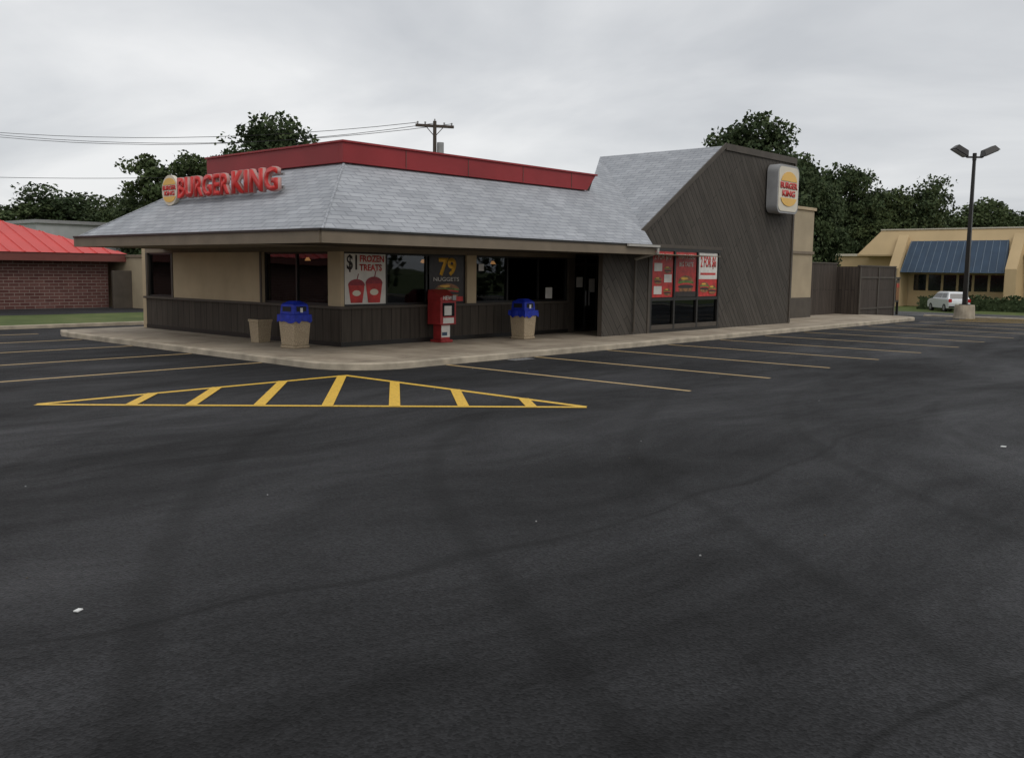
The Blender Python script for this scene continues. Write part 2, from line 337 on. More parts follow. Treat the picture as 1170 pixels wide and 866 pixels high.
# ------------------------------------------------------------------ restaurant
R=empty('restaurant_building')
VW=17.33;UW=13.49;VS=15.59
T=(27.56,20.6,5.96);A=(11.06,14.76,2.64);B=(22.3,14.76,2.64);E=(22.6,17.26,4.27);Fp=(13.56,17.26,4.27);F2=(13.56,22.66,4.27);A2=(11.06,25.27,2.64)
rf=MB()
rf.poly([A,B,(23.05,15.59,3.11),E,Fp],SHING)
rf.poly([(23.05,15.59,3.11),T,E],SHING)
rf.poly([A2,A,Fp,F2],SHING)
rf.poly([(26,25.27,2.64),A2,F2,(26,22.66,4.27)],SHING)
rf.poly([(23.05,15.59,3.11),(27.56,15.56,5.96),T],SHING)
rf.poly([(13.56,17.26,4.262),(22.5,17.26,4.262),(27.3,20.7,4.262),(27.3,22.66,4.262),(13.56,22.66,4.262)],GREYM)
rf.poly([E,T,(27.56,20.6,4.27)],SHING)
for p,q in ((A,Fp),(A2,F2)): rf.cyl(p,q,.03,.03,SHING,8)
rf.done('roof',R)
fa=MB()
fa.box(11.02,22.32,14.70,14.76,2.40,2.66,TAUPE); fa.box(11.0,11.06,14.76,25.27,2.40,2.66,TAUPE); fa.box(11.0,26,25.27,25.33,2.40,2.66,TAUPE)
fa.box(22.26,22.32,14.76,15.5,2.40,2.66,TAUPE)
fa.box(10.985,22.33,14.67,14.70,2.63,2.675,DARK); fa.box(10.965,10.999,14.70,25.3,2.63,2.675,DARK)
fa.box(20.9,22.4,14.60,14.665,2.60,2.66,GUTTER)
fa.done('fascia',R)
so=MB(); so.box(11.06,26,14.76,25.27,2.41,2.43,SOFF)
for i in range(12): so.box(11.06,22.2,14.95+i*.2,14.965+i*.2,2.405,2.4101,BROWN)
so.done('soffit',R)
bd=MB()
bd.faces([(13.45,17.15,4.27),(22.35,17.15,4.27),(22.75,17.15,4.71),(13.45,17.15,4.71),(13.45,17.30,4.27),(22.35,17.30,4.27),(22.75,17.30,4.71),(13.45,17.30,4.71)],[(0,1,2,3),(5,4,7,6),(0,4,5,1),(3,2,6,7),(1,5,6,2),(0,3,7,4)],RED)
bd.box(13.45,13.60,17.30,22.7,4.27,4.71,RED); bd.box(13.45,24.0,22.7,22.85,4.27,4.71,RED); 
bd.box(13.41,22.8,17.11,17.33,4.71,4.755,RED); bd.box(13.41,13.63,17.33,22.88,4.71,4.755,RED)
for i in range(4): bd.box(15.3+i*2.1,15.32+i*2.1,17.14,17.15,4.28,4.70,BROWN)
bd.done('red_parapet_band',R,bevel=0.01)
w=MB()
def base(x0,x1,y0,y1): w.box(x0,x1,y0,y1,0.0,1.0,BASEB)
base(UW,21.78,VW,VW+0.2); base(UW,UW+0.2,VW+0.2,26.4)
w.box(UW-0.07,21.78,VW-0.07,VW+0.24,1.0,1.06,BROWN); w.box(UW-0.07,UW+0.24,VW+0.24,26.45,1.0,1.06,BROWN)
w.box(UW-0.015,21.78,VW-0.015,VW,0.13,0.24,DARK); w.box(UW-0.015,UW,VW,26.4,0.13,0.24,DARK)
w.box(UW,22.1,VW,VW+0.2,2.30,2.41,TAUPE); w.box(UW,UW+0.2,VW+0.2,26.4,2.30,2.41,TAUPE)
w.box(UW,UW+0.10,VW,VW+0.2,1.06,2.30,BEIGE); w.box(UW,UW+0.2,VW+0.2,17.8,1.06,2.30,BEIGE)
w.box(17.56,17.9,VW-0.02,VW+0.2,1.06,2.30,BEIGE); w.box(21.78,22.06,VW-0.02,VW+0.2,0.0,2.30,BROWN)
w.box(UW-0.03,UW+0.2,20.42,24.85,1.06,2.30,BEIGE); w.box(UW,UW+0.2,24.85,24.95,1.06,2.30,BROWN)
w.box(UW,UW+0.2,26.3,26.4,1.06,2.30,BROWN)
w.box(UW-0.05,UW-0.03,20.42,20.50,1.06,2.30,BROWN); w.box(UW-0.05,UW-0.03,24.77,24.85,1.06,2.30,BROWN)
w.box(UW,38.4,26.4,26.6,0,2.9,BEIGE); w.box(UW,26,25.33,26.4,2.41,2.6,BROWN)
w.done('walls',R)
fr=MB()
def frame_u(x0,x1,z0,z1,y,muls=(),t=0.05,d=0.07,hz=()):
    fr.box(x0,x1,y,y+d,z0,z0+t,DARK); fr.box(x0,x1,y,y+d,z1-t,z1,DARK)
    fr.box(x0,x0+t,y,y+d,z0+t,z1-t,DARK); fr.box(x1-t,x1,y,y+d,z0+t,z1-t,DARK)
    for m_ in muls: fr.box(m_-t/2,m_+t/2,y+.004,y+d,z0+t,z1-t,DARK)
    for h_ in hz: fr.box(x0+t,x1-t,y+.008,y+d-.004,h_-t/2,h_+t/2,DARK)
def frame_v(y0,y1,z0,z1,x,muls=(),t=0.05,d=0.07):
    fr.box(x,x+d,y0,y1,z0,z0+t,DARK); fr.box(x,x+d,y0,y1,z1-t,z1,DARK)
    fr.box(x,x+d,y0,y0+t,z0+t,z1-t,DARK); fr.box(x,x+d,y1-t,y1,z0+t,z1-t,DARK)
    for m_ in muls: fr.box(x+.004,x+d,m_-t/2,m_+t/2,z0+t,z1-t,DARK)
frame_u(UW+0.10,17.56,1.06,2.30,VW+0.05,(14.9,16.2)); frame_u(17.9,21.78,1.06,2.30,VW+0.05,(19.2,20.5))
frame_v(17.8,20.42,1.06,2.30,UW+0.05,(19.1,)); frame_v(24.95,26.3,1.06,2.30,UW+0.05,())
frame_u(23.42,27.40,0.13,2.64,VS-0.02,(24.74,26.07),0.09,0.12,(1.12,))
fr.box(23.42,27.40,VS-0.012,VS+0.09,0.225,0.36,BROWN)
frame_u(22.06,23.3,0.13,2.36,VW+0.04,(22.68,),0.08,0.08,(2.12,))
fr.box(22.74,22.77,VW-0.04,VW-0.01,0.9,1.35,GREYM); fr.box(22.58,22.61,VW-0.04,VW-0.01,0.9,1.35,GREYM)
fr.done('window_frames',R)
gl=MB()
gl.poly([(UW+.1,VW+.09,1.06),(17.56,VW+.09,1.06),(17.56,VW+.09,2.3),(UW+.1,VW+.09,2.3)],GLASS)
gl.poly([(17.9,VW+.09,1.06),(21.78,VW+.09,1.06),(21.78,VW+.09,2.3),(17.9,VW+.09,2.3)],GLASS)
gl.poly([(UW+.09,20.42,1.06),(UW+.09,17.8,1.06),(UW+.09,17.8,2.3),(UW+.09,20.42,2.3)],GLASS)
gl.poly([(UW+.09,26.3,1.06),(UW+.09,24.95,1.06),(UW+.09,24.95,2.3),(UW+.09,26.3,2.3)],GLASS)
gl.poly([(23.42,VS+.04,0.13),(27.4,VS+.04,0.13),(27.4,VS+.04,2.64),(23.42,VS+.04,2.64)],GLASS)
gl.poly([(22.06,VW+.08,0.13),(23.3,VW+.08,0.13),(23.3,VW+.08,2.36),(22.06,VW+.08,2.36)],GLASS)
gl.done('glass',R)
sh=MB()
sh.poly([(21.1,VS,0),(23.42,VS,0),(23.42,VS,3.34),(22.49,VS,2.76),(22.3,VS,2.62),(21.1,VS,2.41)],SIDING)
sh.poly([(23.42,VS,2.64),(27.40,VS,2.64),(27.40,VS,5.86),(23.42,VS,3.34)],SIDING)
sh.poly([(27.40,VS,0),(32.5,VS,0),(32.5,VS,5.96),(27.56,VS,5.96),(27.40,VS,5.86)],SIDING)
sh.box(21.1,23.40,VS+0.01,VS+0.15,0,2.41,BROWN)
sh.box(23.3,23.40,VS+0.16,VW+0.2,0,2.41,BROWN)
sh.poly([(32.5,VS,0),(32.5,25,0),(32.5,25,5.96),(32.5,VS,5.96)],SIDING)
sh.poly([(27.56,T[1],4.2),(32.5,T[1],4.2),(32.5,T[1],5.96),(27.56,T[1],5.96)],BROWN)
sh.poly([(27.56,VS,5.93),(32.5,VS,5.93),(32.5,T[1],5.93),(27.56,T[1],5.93)],GREYM)
sh.box(27.5,32.56,VS-0.05,VS,5.82,6.03,BROWN); sh.box(32.44,32.55,VS-0.045,VS+0.05,0.1,5.82,BROWN)
d_=Vector((27.56-22.3,0,5.96-2.64)); 
sh.extr([(0,-0.12),(d_.length,-0.12),(d_.length,0.02),(0,0.02)],(22.3,VS-0.045,2.62),d_.normalized(),d_.normalized().cross(Y)*-1,Y,0.04,BROWN)
sh.box(23.30,23.42,VS-0.03,VS,0.13,2.70,BROWN); sh.box(23.30,27.5,VS-0.034,VS,2.64,2.74,BROWN)
sh.done('gable_wall',R)
ds=MB(); 
for a,b in (((22.34,14.64,2.58),(22.34,14.64,2.45)),((22.34,14.64,2.45),(22.52,15.50,2.28)),((22.52,15.50,2.28),(22.52,15.50,0.2))): ds.cyl(a,b,0.04,0.04,GUTTER if a[2]>2.3 else BROWN,10)
ds.done('downspout',R)
rb=MB()
rb.box(32.56,37.9,VW-0.1,26.4,0.95,4.5,BEIGE2); rb.box(32.56,37.92,VW-0.13,26.42,0,0.95,BROWN); rb.box(32.56,37.95,VW-0.16,26.45,2.72,2.84,TAUPE)
rb.box(32.56,37.97,VW-0.17,26.47,4.5,4.62,BEIGE); rb.done('rear_wing',R,bevel=0.01)
rt=MB(); rt.box(34,36,20,22,4.62,5.3,GREYM); rt.done('rooftop_unit',R)
it=MB()
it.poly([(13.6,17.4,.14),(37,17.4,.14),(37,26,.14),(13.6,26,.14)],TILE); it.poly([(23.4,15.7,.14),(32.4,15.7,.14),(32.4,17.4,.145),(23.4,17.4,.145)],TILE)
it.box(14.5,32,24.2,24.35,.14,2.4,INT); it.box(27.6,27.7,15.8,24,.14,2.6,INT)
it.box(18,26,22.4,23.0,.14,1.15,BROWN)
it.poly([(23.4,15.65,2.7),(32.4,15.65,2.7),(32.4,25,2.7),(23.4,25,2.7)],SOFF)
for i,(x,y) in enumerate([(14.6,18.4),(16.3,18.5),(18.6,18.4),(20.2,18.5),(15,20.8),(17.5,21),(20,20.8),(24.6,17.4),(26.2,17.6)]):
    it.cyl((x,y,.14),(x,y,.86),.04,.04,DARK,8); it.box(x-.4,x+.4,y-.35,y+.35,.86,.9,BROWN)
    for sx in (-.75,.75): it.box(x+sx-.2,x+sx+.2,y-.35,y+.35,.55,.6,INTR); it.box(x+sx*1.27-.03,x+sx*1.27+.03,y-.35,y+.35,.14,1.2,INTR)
for x,y in [(14.1,19.4),(14.8,18.4),(17.2,18.6),(19.9,18.6),(16,20.6),(19,20.5),(21,19.6)]:
    it.cyl((x,y,2.41),(x,y,2.18),.008,.008,DARK,6); it.cyl((x,y,2.18),(x,y,2.10),.03,.075,LAMP,14)
it.box(19.0,23.5,22.9,23.0,1.75,2.2,CREAM)
it.done('interior',R)
po=MB(); 
def pr(x0,x1,z0,z1,y,m): po.poly([(x0,y,z0),(x1,y,z0),(x1,y,z1),(x0,y,z1)],m)
yf=VW+0.045
PW=mat('poster_white',(0.66,0.63,0.58),0.35,0.08,6); PR=mat('poster_red',(0.50,0.035,0.03),0.35,0.35,5); PB=mat('poster_brown',(0.25,0.11,0.04),0.35,0.6,9); PY=mat('poster_yellow',(0.75,0.42,0.05),0.35,0.2,9); PK=mat('poster_black',(0.03,0.022,0.02),0.3,0.3,9)
PG=mat('poster_green',(0.10,0.20,0.03),0.35,0.5,9); PD=mat('poster_dark_red',(0.28,0.02,0.03),0.35,0.3,9)
pr(13.64,14.86,1.10,2.26,yf,PW)
def cup(cx,z0,wd,h,y,m,m2):
    po.poly([(cx-wd*.34,y,z0),(cx+wd*.34,y,z0),(cx+wd*.48,y,z0+h*.72),(cx-wd*.48,y,z0+h*.72)],m)
    po.poly([(cx+a,y-.002,z0+h*.72+b) for a,b in ell(wd*.5,h*.26,10,0,math.pi)],m2)
    po.poly([(cx+a,y-.003,z0+h*.40+b) for a,b in ell(wd*.25,h*.12,12)],CREAM)
    po.poly([(cx-.01,y-.004,z0+h*.9),(cx+.015,y-.004,z0+h*.9),(cx+.07,y-.004,z0+h*1.2),(cx+.045,y-.004,z0+h*1.2)],PD)
cup(13.98,1.13,.50,.56,yf-.004,PR,PD); cup(14.50,1.13,.52,.62,yf-.009,PR,PD)
pr(16.28,17.5,1.10,2.26,yf,PK); 
def burger(cx,cz,w_,h_,y):
    po.poly([(cx+a,y,cz+b) for a,b in ell(w_,h_*.42,14,0,math.pi)],PB)
    po.poly([(cx+a,y-.001,cz-h_*.02+b) for a,b in ell(w_*1.06,h_*.12)],PG)
    po.poly([(cx+a,y-.002,cz-h_*.14+b) for a,b in ell(w_*1.0,h_*.12)],PR)
    po.poly([(cx+a,y-.003,cz-h_*.26+b) for a,b in ell(w_*1.02,h_*.12)],PK)
    po.poly([(cx+a,y-.004,cz-h_*.36+b) for a,b in ell(w_*.95,h_*.3,14,math.pi,2*math.pi)],PB)
    po.poly([(cx-w_*.2+a,y-.005,cz+h_*.24+b) for a,b in ell(w_*.45,h_*.08)],PY)
burger(16.9,1.42,.42,.36,yf-.004)
pr(16.32,17.46,1.12,1.24,yf-.012,PR)
ys=VS+0.012
for i,(x0,x1) in enumerate([(23.55,24.66),(24.82,25.99),(26.15,27.28)]):
    pr(x0,x1,1.18,2.54,ys,PR); c=(x0+x1)/2
    if i==0:
        for q,zz in ((x0+.08,1.95),(x0+.62,1.62),(x0+.08,1.27)): pr(q,q+.42,zz,zz+.24,ys-.010,PW)
        burger(x0+.82,2.02,.2,.2,ys-.004); burger(x0+.3,1.7,.2,.2,ys-.004); burger(x0+.82,1.36,.2,.2,ys-.004)
    if i==1: burger(c,1.62,.44,.5,ys-.004); pr(x0,x1,1.18,1.34,ys-.012,PK)
    if i==2: pr(x0,x1,1.72,2.54,ys-.002,PW); burger(c-.2,1.5,.28,.3,ys-.006); burger(c+.28,1.42,.24,.26,ys-.014); pr(x0+.1,x1-.1,1.85,1.92,ys-.004,PR)
pr(22.8,23.1,1.3,1.7,VW+0.03,PW); pr(22.2,22.5,1.45,1.75,VW+0.03,PW); pr(20.8,21.1,1.14,1.45,yf,PW); pr(18.05,18.25,1.9,2.08,yf,PW)
po.done('window_posters',R)
text('poster_text','$1',.30,.40,PK,(13.70,yf-.005,1.84),X,Z,R,0.002,0.02)
text('poster_text_b','FROZEN\nTREATS',.74,.36,PR,(14.07,yf-.005,1.87),X,Z,R,0.002,0.03)
text('poster_text_c','79',.62,.46,PY,(16.6,yf-.005,1.76),X,Z,R,0.002,0.04)
text('poster_text_d','NUGGETS',.9,.10,PW,(16.42,yf-.005,1.63),X,Z,R,0.002,0.01)
text('poster_text_e','2 FOR $10',.90,.20,PW,(23.64,ys-.008,2.27),X,Z,R,0.002,0.02)
text('poster_text_f','WHAT A DEAL',.95,.14,PW,(24.92,ys-.008,2.33),X,Z,R,0.002,0.02)
text('poster_text_g','2 FOR $6',.95,.40,PR,(26.24,ys-.008,2.04),X,Z,R,0.002,0.03)
text('poster_text_h','BIG TASTE',.8,.14,PW,(25.0,ys-.008,2.10),X,Z,R,0.002,0.02)
# roof sign
us=12.42
text('roof_letters_a','BURGER',2.30,.50,REDL,(us-.08,22.17,3.60),-Y,Z,R,0.12,0.028)
text('roof_letters_b','KING',1.80,.52,REDL,(us-.08,19.72,3.60),-Y,Z,R,0.12,0.028)
text('roof_letter_edges_a','BURGER',2.33,.53,SIDEL,(us-.075,22.185,3.585),-Y,Z,R,0.085,0.040)
text('roof_letter_edges_b','KING',1.83,.55,SIDEL,(us-.075,19.735,3.585),-Y,Z,R,0.085,0.040)
def logo(o,ax,ay,r,depth,parent,name,plate=True):
    L=MB(); an=Vector(ax).cross(Vector(ay)); o=Vector(o)
    if plate: L.extr(ell(r,r,28),o,ax,ay,an,depth,CREAM)
    q=o+an*(depth+.003)
    L.extr(ell(r*.80,r*.50,16,0.12,math.pi-.12,0,r*.30),q,ax,ay,an,.01,YSIGN)
    L.extr(ell(r*.80,r*.42,16,math.pi+.12,2*math.pi-.12,0,-r*.36),q,ax,ay,an,.01,YSIGN)
    L.done(name,parent)
    for s,zz,hh,ww in (('BURGER',.02,.29,1.72),('KING',-.34,.29,1.3)):
        text(name+'_text',s,r*ww,r*hh,REDL,q+Vector(ax)*(-r*ww/2)+Vector(ay)*(r*zz),ax,ay,parent,0.012,0.03)
logo((us-.06,22.62,3.82),-Y,Z,0.38,0.10,R,'roof_logo')
sp2=MB(); 
for v in (18.2,19.3,20.5,21.5,22.6): sp2.box(us-.02,us+.6,v,v+.05,3.62,3.68,GREYM)
sp2.box(us+.005,us+.05,17.95,22.9,3.66,3.72,GREYM); sp2.box(us+.005,us+.05,17.95,22.9,3.95,4.0,GREYM); sp2.done('roof_sign_rails',R)
ws=MB(); ws.extr(rrect(.80,.82,.26),(31.10,15.53,4.81),X,Z,-Y,.40,GREYM); ws.extr(rrect(.73,.75,.22),(31.10,15.13,4.81),X,Z,-Y,.015,CREAM); ws.done('wall_sign_box',R)
logo((31.10,15.11,4.81),X,Z,0.74,0.004,R,'wall_logo',False)
# ------------------------------------------------------------------ street furniture
def trash(x,y,rot):
    e=empty('trash_can',(x,y,.135),rot); e.scale=(.86,.86,1)
    b=MB(); b.box(-.27,.27,-.27,.27,0,.06,TAN); b.box(-.25,.25,-.25,.25,.06,.68,TAN,top=(1.18,1.18)); b.box(-.31,.31,-.31,.31,.68,.74,TAN)
    b.done('body',e,bevel=.02)
    c=MB(); c.box(-.27,.27,-.27,.27,.74,.98,BLUE,top=(.92,.92)); c.box(-.25,.25,-.25,.25,.98,1.05,BLUE,top=(.45,.45)); c.done('lid',e,bevel=.025)
    d=MB(); 
    for s in (-1,1):
        d.box(-.16,.16,.262*s-.006,.262*s+.006,.82,.93,BLACK); d.box(.262*s-.006,.262*s+.006,-.16,.16,.82,.93,BLACK)
    d.box(-.05,.03,-.285,-.273,.80,.9,WHITE); d.done('flap',e)
    g=MB(); random.seed(int(x*10)); pts=[];n=28
    for i in range(n):
        t=i/n*4; side=int(t); f=t-side; k=.325+random.uniform(-.012,.02)
        c_=[(-k+2*k*f,-k),(k,-k+2*k*f),(k-2*k*f,k),(-k,k-2*k*f)][side]; pts.append(c_)
    top=[(a*.97,b*.97,.75) for a,b in pts]; bot=[(a*1.0,b*1.0,.60+random.uniform(-.05,.03)) for a,b in pts]
    g.faces(top+bot,[(i,n+i,n+(i+1)%n,(i+1)%n) for i in range(n)],BLUE); g.done('bag_liner',e)
trash(12.6,17.85,0.1); trash(18.85,16.5,0.05)
e=empty('planter_urn',(12.95,19.75,.135),0); e.scale=(.8,.8,.95)
b=MB(); b.box(-.2,.2,-.2,.2,0,.52,TAN,top=(1.2,1.2)); b.box(-.26,.26,-.26,.26,.52,.58,TAN); b.box(-.2,.2,-.2,.2,.58,.585,BROWN); b.done('body',e,bevel=.015)
e=empty('newspaper_box',(16.35,17.0,.135),0.0); e.scale=(.9,1,1.05)
NR=mat('news_red',(0.33,0.03,0.03),0.4,0.2,6)
b=MB(); b.box(-.22,.22,-.2,.2,0,.06,NR); b.box(-.17,.17,-.14,.14,.06,.42,NR); b.box(-.30,.30,-.24,.22,.42,.98,NR)
b.extr([(-.24,.98),(.22,.98),(.22,1.22),(.10,1.24),(-.24,1.06)],(-.30,0,0),Y,Z,X,.60,NR); b.done('cabinet',e,bevel=.012)
b=MB(); b.box(-.22,.22,-.255,-.24,.62,.93,DGLASS); b.box(-.17,.10,-.262,-.2551,.64,.86,PW); b.box(-.20,.20,-.250,-.2401,.45,.58,PW); b.box(-.16,.16,-.150,-.1401,.12,.40,PW); b.box(.12,.24,-.29,-.2401,.99,1.10,GREYM)
b.box(-.14,.05,-.153,-.1505,.16,.24,NAVY); b.done('window_and_labels',e)
text('card','NEWS',.4,.1,PW,(-.2,-.2402,.995),X,Z,e,.004,.02)
# lamp post
e=empty('parking_lot_lamp',(45.9,13.5,zt(45.9,13.5)),0)
b=MB(); b.cyl((0,0,0),(0,0,.62),.46,.42,KERB,20); b.box(-.2,.2,-.2,.2,.62,.66,DARK); b.box(-.10,.10,-.10,.10,.66,7.25,DARK,top=(.6,.6)); b.done('pole',e,bevel=.01)
b=MB(); rv=Vector((0.667,-0.745,0)); 
b.cyl(-rv*.36+Z*7.2,rv*.36+Z*7.2,.045,.045,DARK,8); b.cyl(Z*7.05,Z*7.38,.09,.09,DARK,10)
for s,tl in ((-1,30),(1,-24)):
    M=Matrix.Translation(rv*s*.62+Z*7.52)@Matrix.Rotation(math.atan2(rv.y,rv.x),4,'Z')@Matrix.Rotation(math.radians(tl),4,'Y')
    b.box(-.36,.36,-.28,.28,-.16,.10,DARK,M=M,top=(.72,.65)); b.box(-.30,.30,-.22,.22,-.19,-.161,GREYM,M=M)
    b.cyl(rv*s*.36+Z*7.2,rv*s*.5+Z*7.44,.045,.045,DARK,8)
b.done('flood_heads',e,bevel=.02)
e=empty('enclosure_fence')
b=MB()
def fence(x0,x1,y,z1,back):
    b.box(x0,x1,y,y+.08,-.6,z1,FENCEB); b.box(x0,x0+.08,y+.08,back,-.6,z1,FENCEB); b.box(x1-.08,x1,y+.08,back,-.6,z1,FENCEB)
    b.box(x0-.03,x1+.03,y-.03,y+.11,z1,z1+.06,BROWN)
fence(38.5,42.0,17.9,2.38,23); fence(42.15,46.5,16.9,2.28,23)
for x in (42.15,44.3,46.38): b.box(x-.02,x+.12,16.86,16.9,-.6,2.25,BROWN)
b.box(42.3,46.3,16.87,16.9,.35,.43,BROWN); b.box(42.3,46.3,16.87,16.9,1.75,1.83,BROWN)
b.done('boards',e)
e=empty('drive_through_menu_board',(50.8,18.4,zt(50.8,18.4)),0.2)
b=MB(); b.box(-.7,-.6,-.06,.06,0,1.9,DARK); b.box(.6,.7,-.06,.06,0,1.9,DARK); b.box(-.75,.75,-.1,.1,1.9,2.0,DARK); b.box(-.6,.6,-.08,.08,.7,1.85,DARK); b.box(-.5,.5,-.095,-.08,.8,1.7,PB); b.box(-.45,.45,-.1,-.0951,1.45,1.65,PR)
b.done('board',e,bevel=.01)
def upole(x,y,h,rot,name='utility_pole'):
    z0=zt(x,y); e=empty(name,(x,y,z0),rot); b=MB(); h=h-z0
    b.cyl((0,0,0),(0,0,h),.19,.13,WOOD,10); b.box(-1.4,1.4,-.09,.09,h-.45,h-.26,WOOD); 
    for i in (-1.25,-.7,.7,1.25): b.cyl((i,0,h-.3),(i,0,h-.08),.05,.07,GREYM,8)
    b.cyl((0,0,h),(0,0,h+.15),.05,.05,GREYM,8); b.cyl((-.6,0,h-.45),(0,0,h-1.1),.03,.03,WOOD,6); b.cyl((.6,0,h-.45),(0,0,h-1.1),.03,.03,WOOD,6)
    b.cyl((.42,0,h-2.4),(.42,0,h-1.5),.25,.25,GREYM,14); b.done('pole',e)
upole(48.3,51.0,12.55,-0.55); upole(20.0,92.0,13.9,-0.5)
b=MB()
def wire(p,q,sag,r=.022,n=16):
    p=Vector(p);q=Vector(q);pr_=p
    for i in range(1,n+1):
        t=i/n; c=p.lerp(q,t)-Z*sag*4*t*(1-t); b.cyl(pr_,c,r,r,BLACK,4,False); pr_=c
for o,s in ((-1.2,1.6),(0,2.1),(1.2,1.9)):
    wire((48.3+o*.85,51.0-o*.52,12.4),(20+o*.85,92-o*.5,13.8+(0 if o else .1)),s)
wire((48.3,51,9.4),(20,92,9.2),0.8)
b.done('overhead_wires')
# ------------------------------------------------------------------ neighbouring buildings
e=empty('brick_building'); zb=-.8
b=MB(); b.box(-22,20.3,43.3,58,zb,2.1,BRICK); b.box(-22.1,20.36,43.22,58.05,zb,-.1,mat('base_course',(0.12,0.10,0.09),.9,.15,3)); b.done('walls',e)
b=MB(); b.box(-22.6,20.9,42.7,58.6,2.1,2.46,mat('red_fascia',(0.16,0.05,0.04),.5,.1,2)); b.done('fascia',e)
b=MB(); c0=(20.95,42.65,2.46);c1=(20.95,58.65,2.46);r0=(13.1,50.65,5.3);l0=(-22.65,42.65,2.46);l1=(-22.65,58.65,2.46);r1=(-14.8,50.65,5.3)
b.poly([l0,c0,r0,r1],REDROOF); b.poly([c0,c1,r0],REDROOF); b.poly([c1,l1,r1,r0],REDROOF); b.poly([l1,l0,r1],REDROOF)
for i in range(70):
    x=-22+i*.62
    if x>20.6: break
    k=1.0
    if x>13.1: k=(20.95-x)/(20.95-13.1)
    if x<-14.8: k=(x+22.65)/(22.65-14.8)
    b.cyl(Vector((x,42.65,2.47)),Vector((x,42.65+8*k,2.47+2.84*k)),.035,.035,REDROOF,5)
for i in range(25):
    y=43+i*.62; k=1-abs(y-50.65)/8
    b.cyl(Vector((20.95,y,2.47)),Vector((20.95-7.85*k,y,2.47+2.84*k)),.03,.03,REDROOF,5)
b.done('roof',e)
e=empty('utility_shed'); b=MB(); b.box(20.9,24.5,40.6,45,-.8,2.3,BEIGE2); b.box(20.85,24.55,40.5,45.1,2.3,2.42,TAUPE); b.box(21.2,22.1,40.55,40.6,-.2,1.9,BROWN); b.box(22.9,23.6,40.5,40.6,.6,1.3,WHITE); b.box(20.0,20.9,42.2,42.35,-.8,1.7,BROWN); b.done('body',e,bevel=.01)
e=empty('flat_roof_building'); b=MB(); b.box(35,43,88,100,-1.2,5.6,mat('pale_siding',(.42,.43,.43),.8,.1,1)); b.box(34.8,43.2,87.8,100.2,5.6,5.9,GREYM); b.box(38,40,87.9,88,1.5,3,DGLASS); b.done('body',e)
e=empty('commercial_building'); YB=mat('yellow_stucco',(0.58,0.43,0.24),.85,.08,.4); u0=100; zb=-1.2
b=MB(); b.box(u0,u0+25,8,39.2,zb,4.9,YB)
b.box(u0+2,u0+24,39.2,56,zb,3.9,YB); b.box(u0+1.8,u0+24,39.2,56.2,3.9,4.15,CREAM)
b.faces([(u0-1.2,8,4.0),(u0-1.2,40.0,4.0),(u0,38.0,6.5),(u0,8,6.5),(u0+8,8,6.5),(u0+8,38.0,6.5),(u0+8,40.0,4.0)],[(0,3,2,1),(3,4,5,2),(1,2,5,6)],YB)
b.box(u0-.1,u0+8,7.9,38.1,6.5,6.62,CREAM); b.box(u0-1.2,u0,8,40,3.85,4.0,YB); b.done('walls',e)
b=MB(); b.faces([(u0-2.6,25.2,2.2),(u0-2.6,35,2.2),(u0-.7,34.6,5.35),(u0-.7,25.6,5.35),(u0-.2,25.2,2.2),(u0-.2,35,2.2)],[(0,3,2,1),(0,4,3),(1,2,5),(0,1,5,4)],NAVY)
for i in range(15): b.cyl((u0-2.62,25.4+i*.68,2.22),(u0-.72,25.7+i*.64,5.36),.045,.045,NAVYS,5)
for s in (24.2,35.0): b.faces([(u0-3,s,zb),(u0-3,s+1.0,zb),(u0-3,s+1.0,2.6),(u0-3,s,2.6),(u0-.6,s,6.0),(u0-.6,s+1.0,6.0),(u0,s,zb),(u0,s+1.0,zb)],[(0,3,2,1),(3,4,5,2),(0,6,4,3),(1,2,5,7)],YB)
b.done('awning',e)
b=MB(); 
for i in range(6): b.box(u0-.06,u0-.01,26+i*1.45,27.2+i*1.45,.4,2.0,DGLASS)
b.box(u0-.06,u0-.01,12,20,-.3,2.4,DGLASS); b.done('windows',e)
def leafcloud(b,pts,size,m):
    n=len(pts); d=rng.normal(size=(n,3)); d/=np.linalg.norm(d,axis=1)[:,None]; a=np.cross(d,rng.normal(size=(n,3))); a/=np.linalg.norm(a,axis=1)[:,None]; c=np.cross(d,a)
    s=size*rng.uniform(.6,1.3,n)[:,None]
    q=np.stack([pts-a*s*.5,pts-c*s*.32,pts+a*s*.5,pts+c*s*.32],1).reshape(-1,3)
    i0=len(b.v); b.v+=list(map(tuple,q)); k=b.mi(m)
    b.f+=[(i0+4*i,i0+4*i+1,i0+4*i+2,i0+4*i+3) for i in range(n)]; b.m+=[k]*n
b=MB(); n=6500; hx=rng.uniform(91.0,92.2,n); hy=rng.uniform(6,31,n); hz=rng.uniform(-1.25,0.1,n)+.12*np.sin(hy*2)
b.box(91.2,92,6.2,30.8,-1.3,-.15,LEAF2); leafcloud(b,np.stack([hx,hy,hz],1),.25,LEAF2); b.done('hedge')
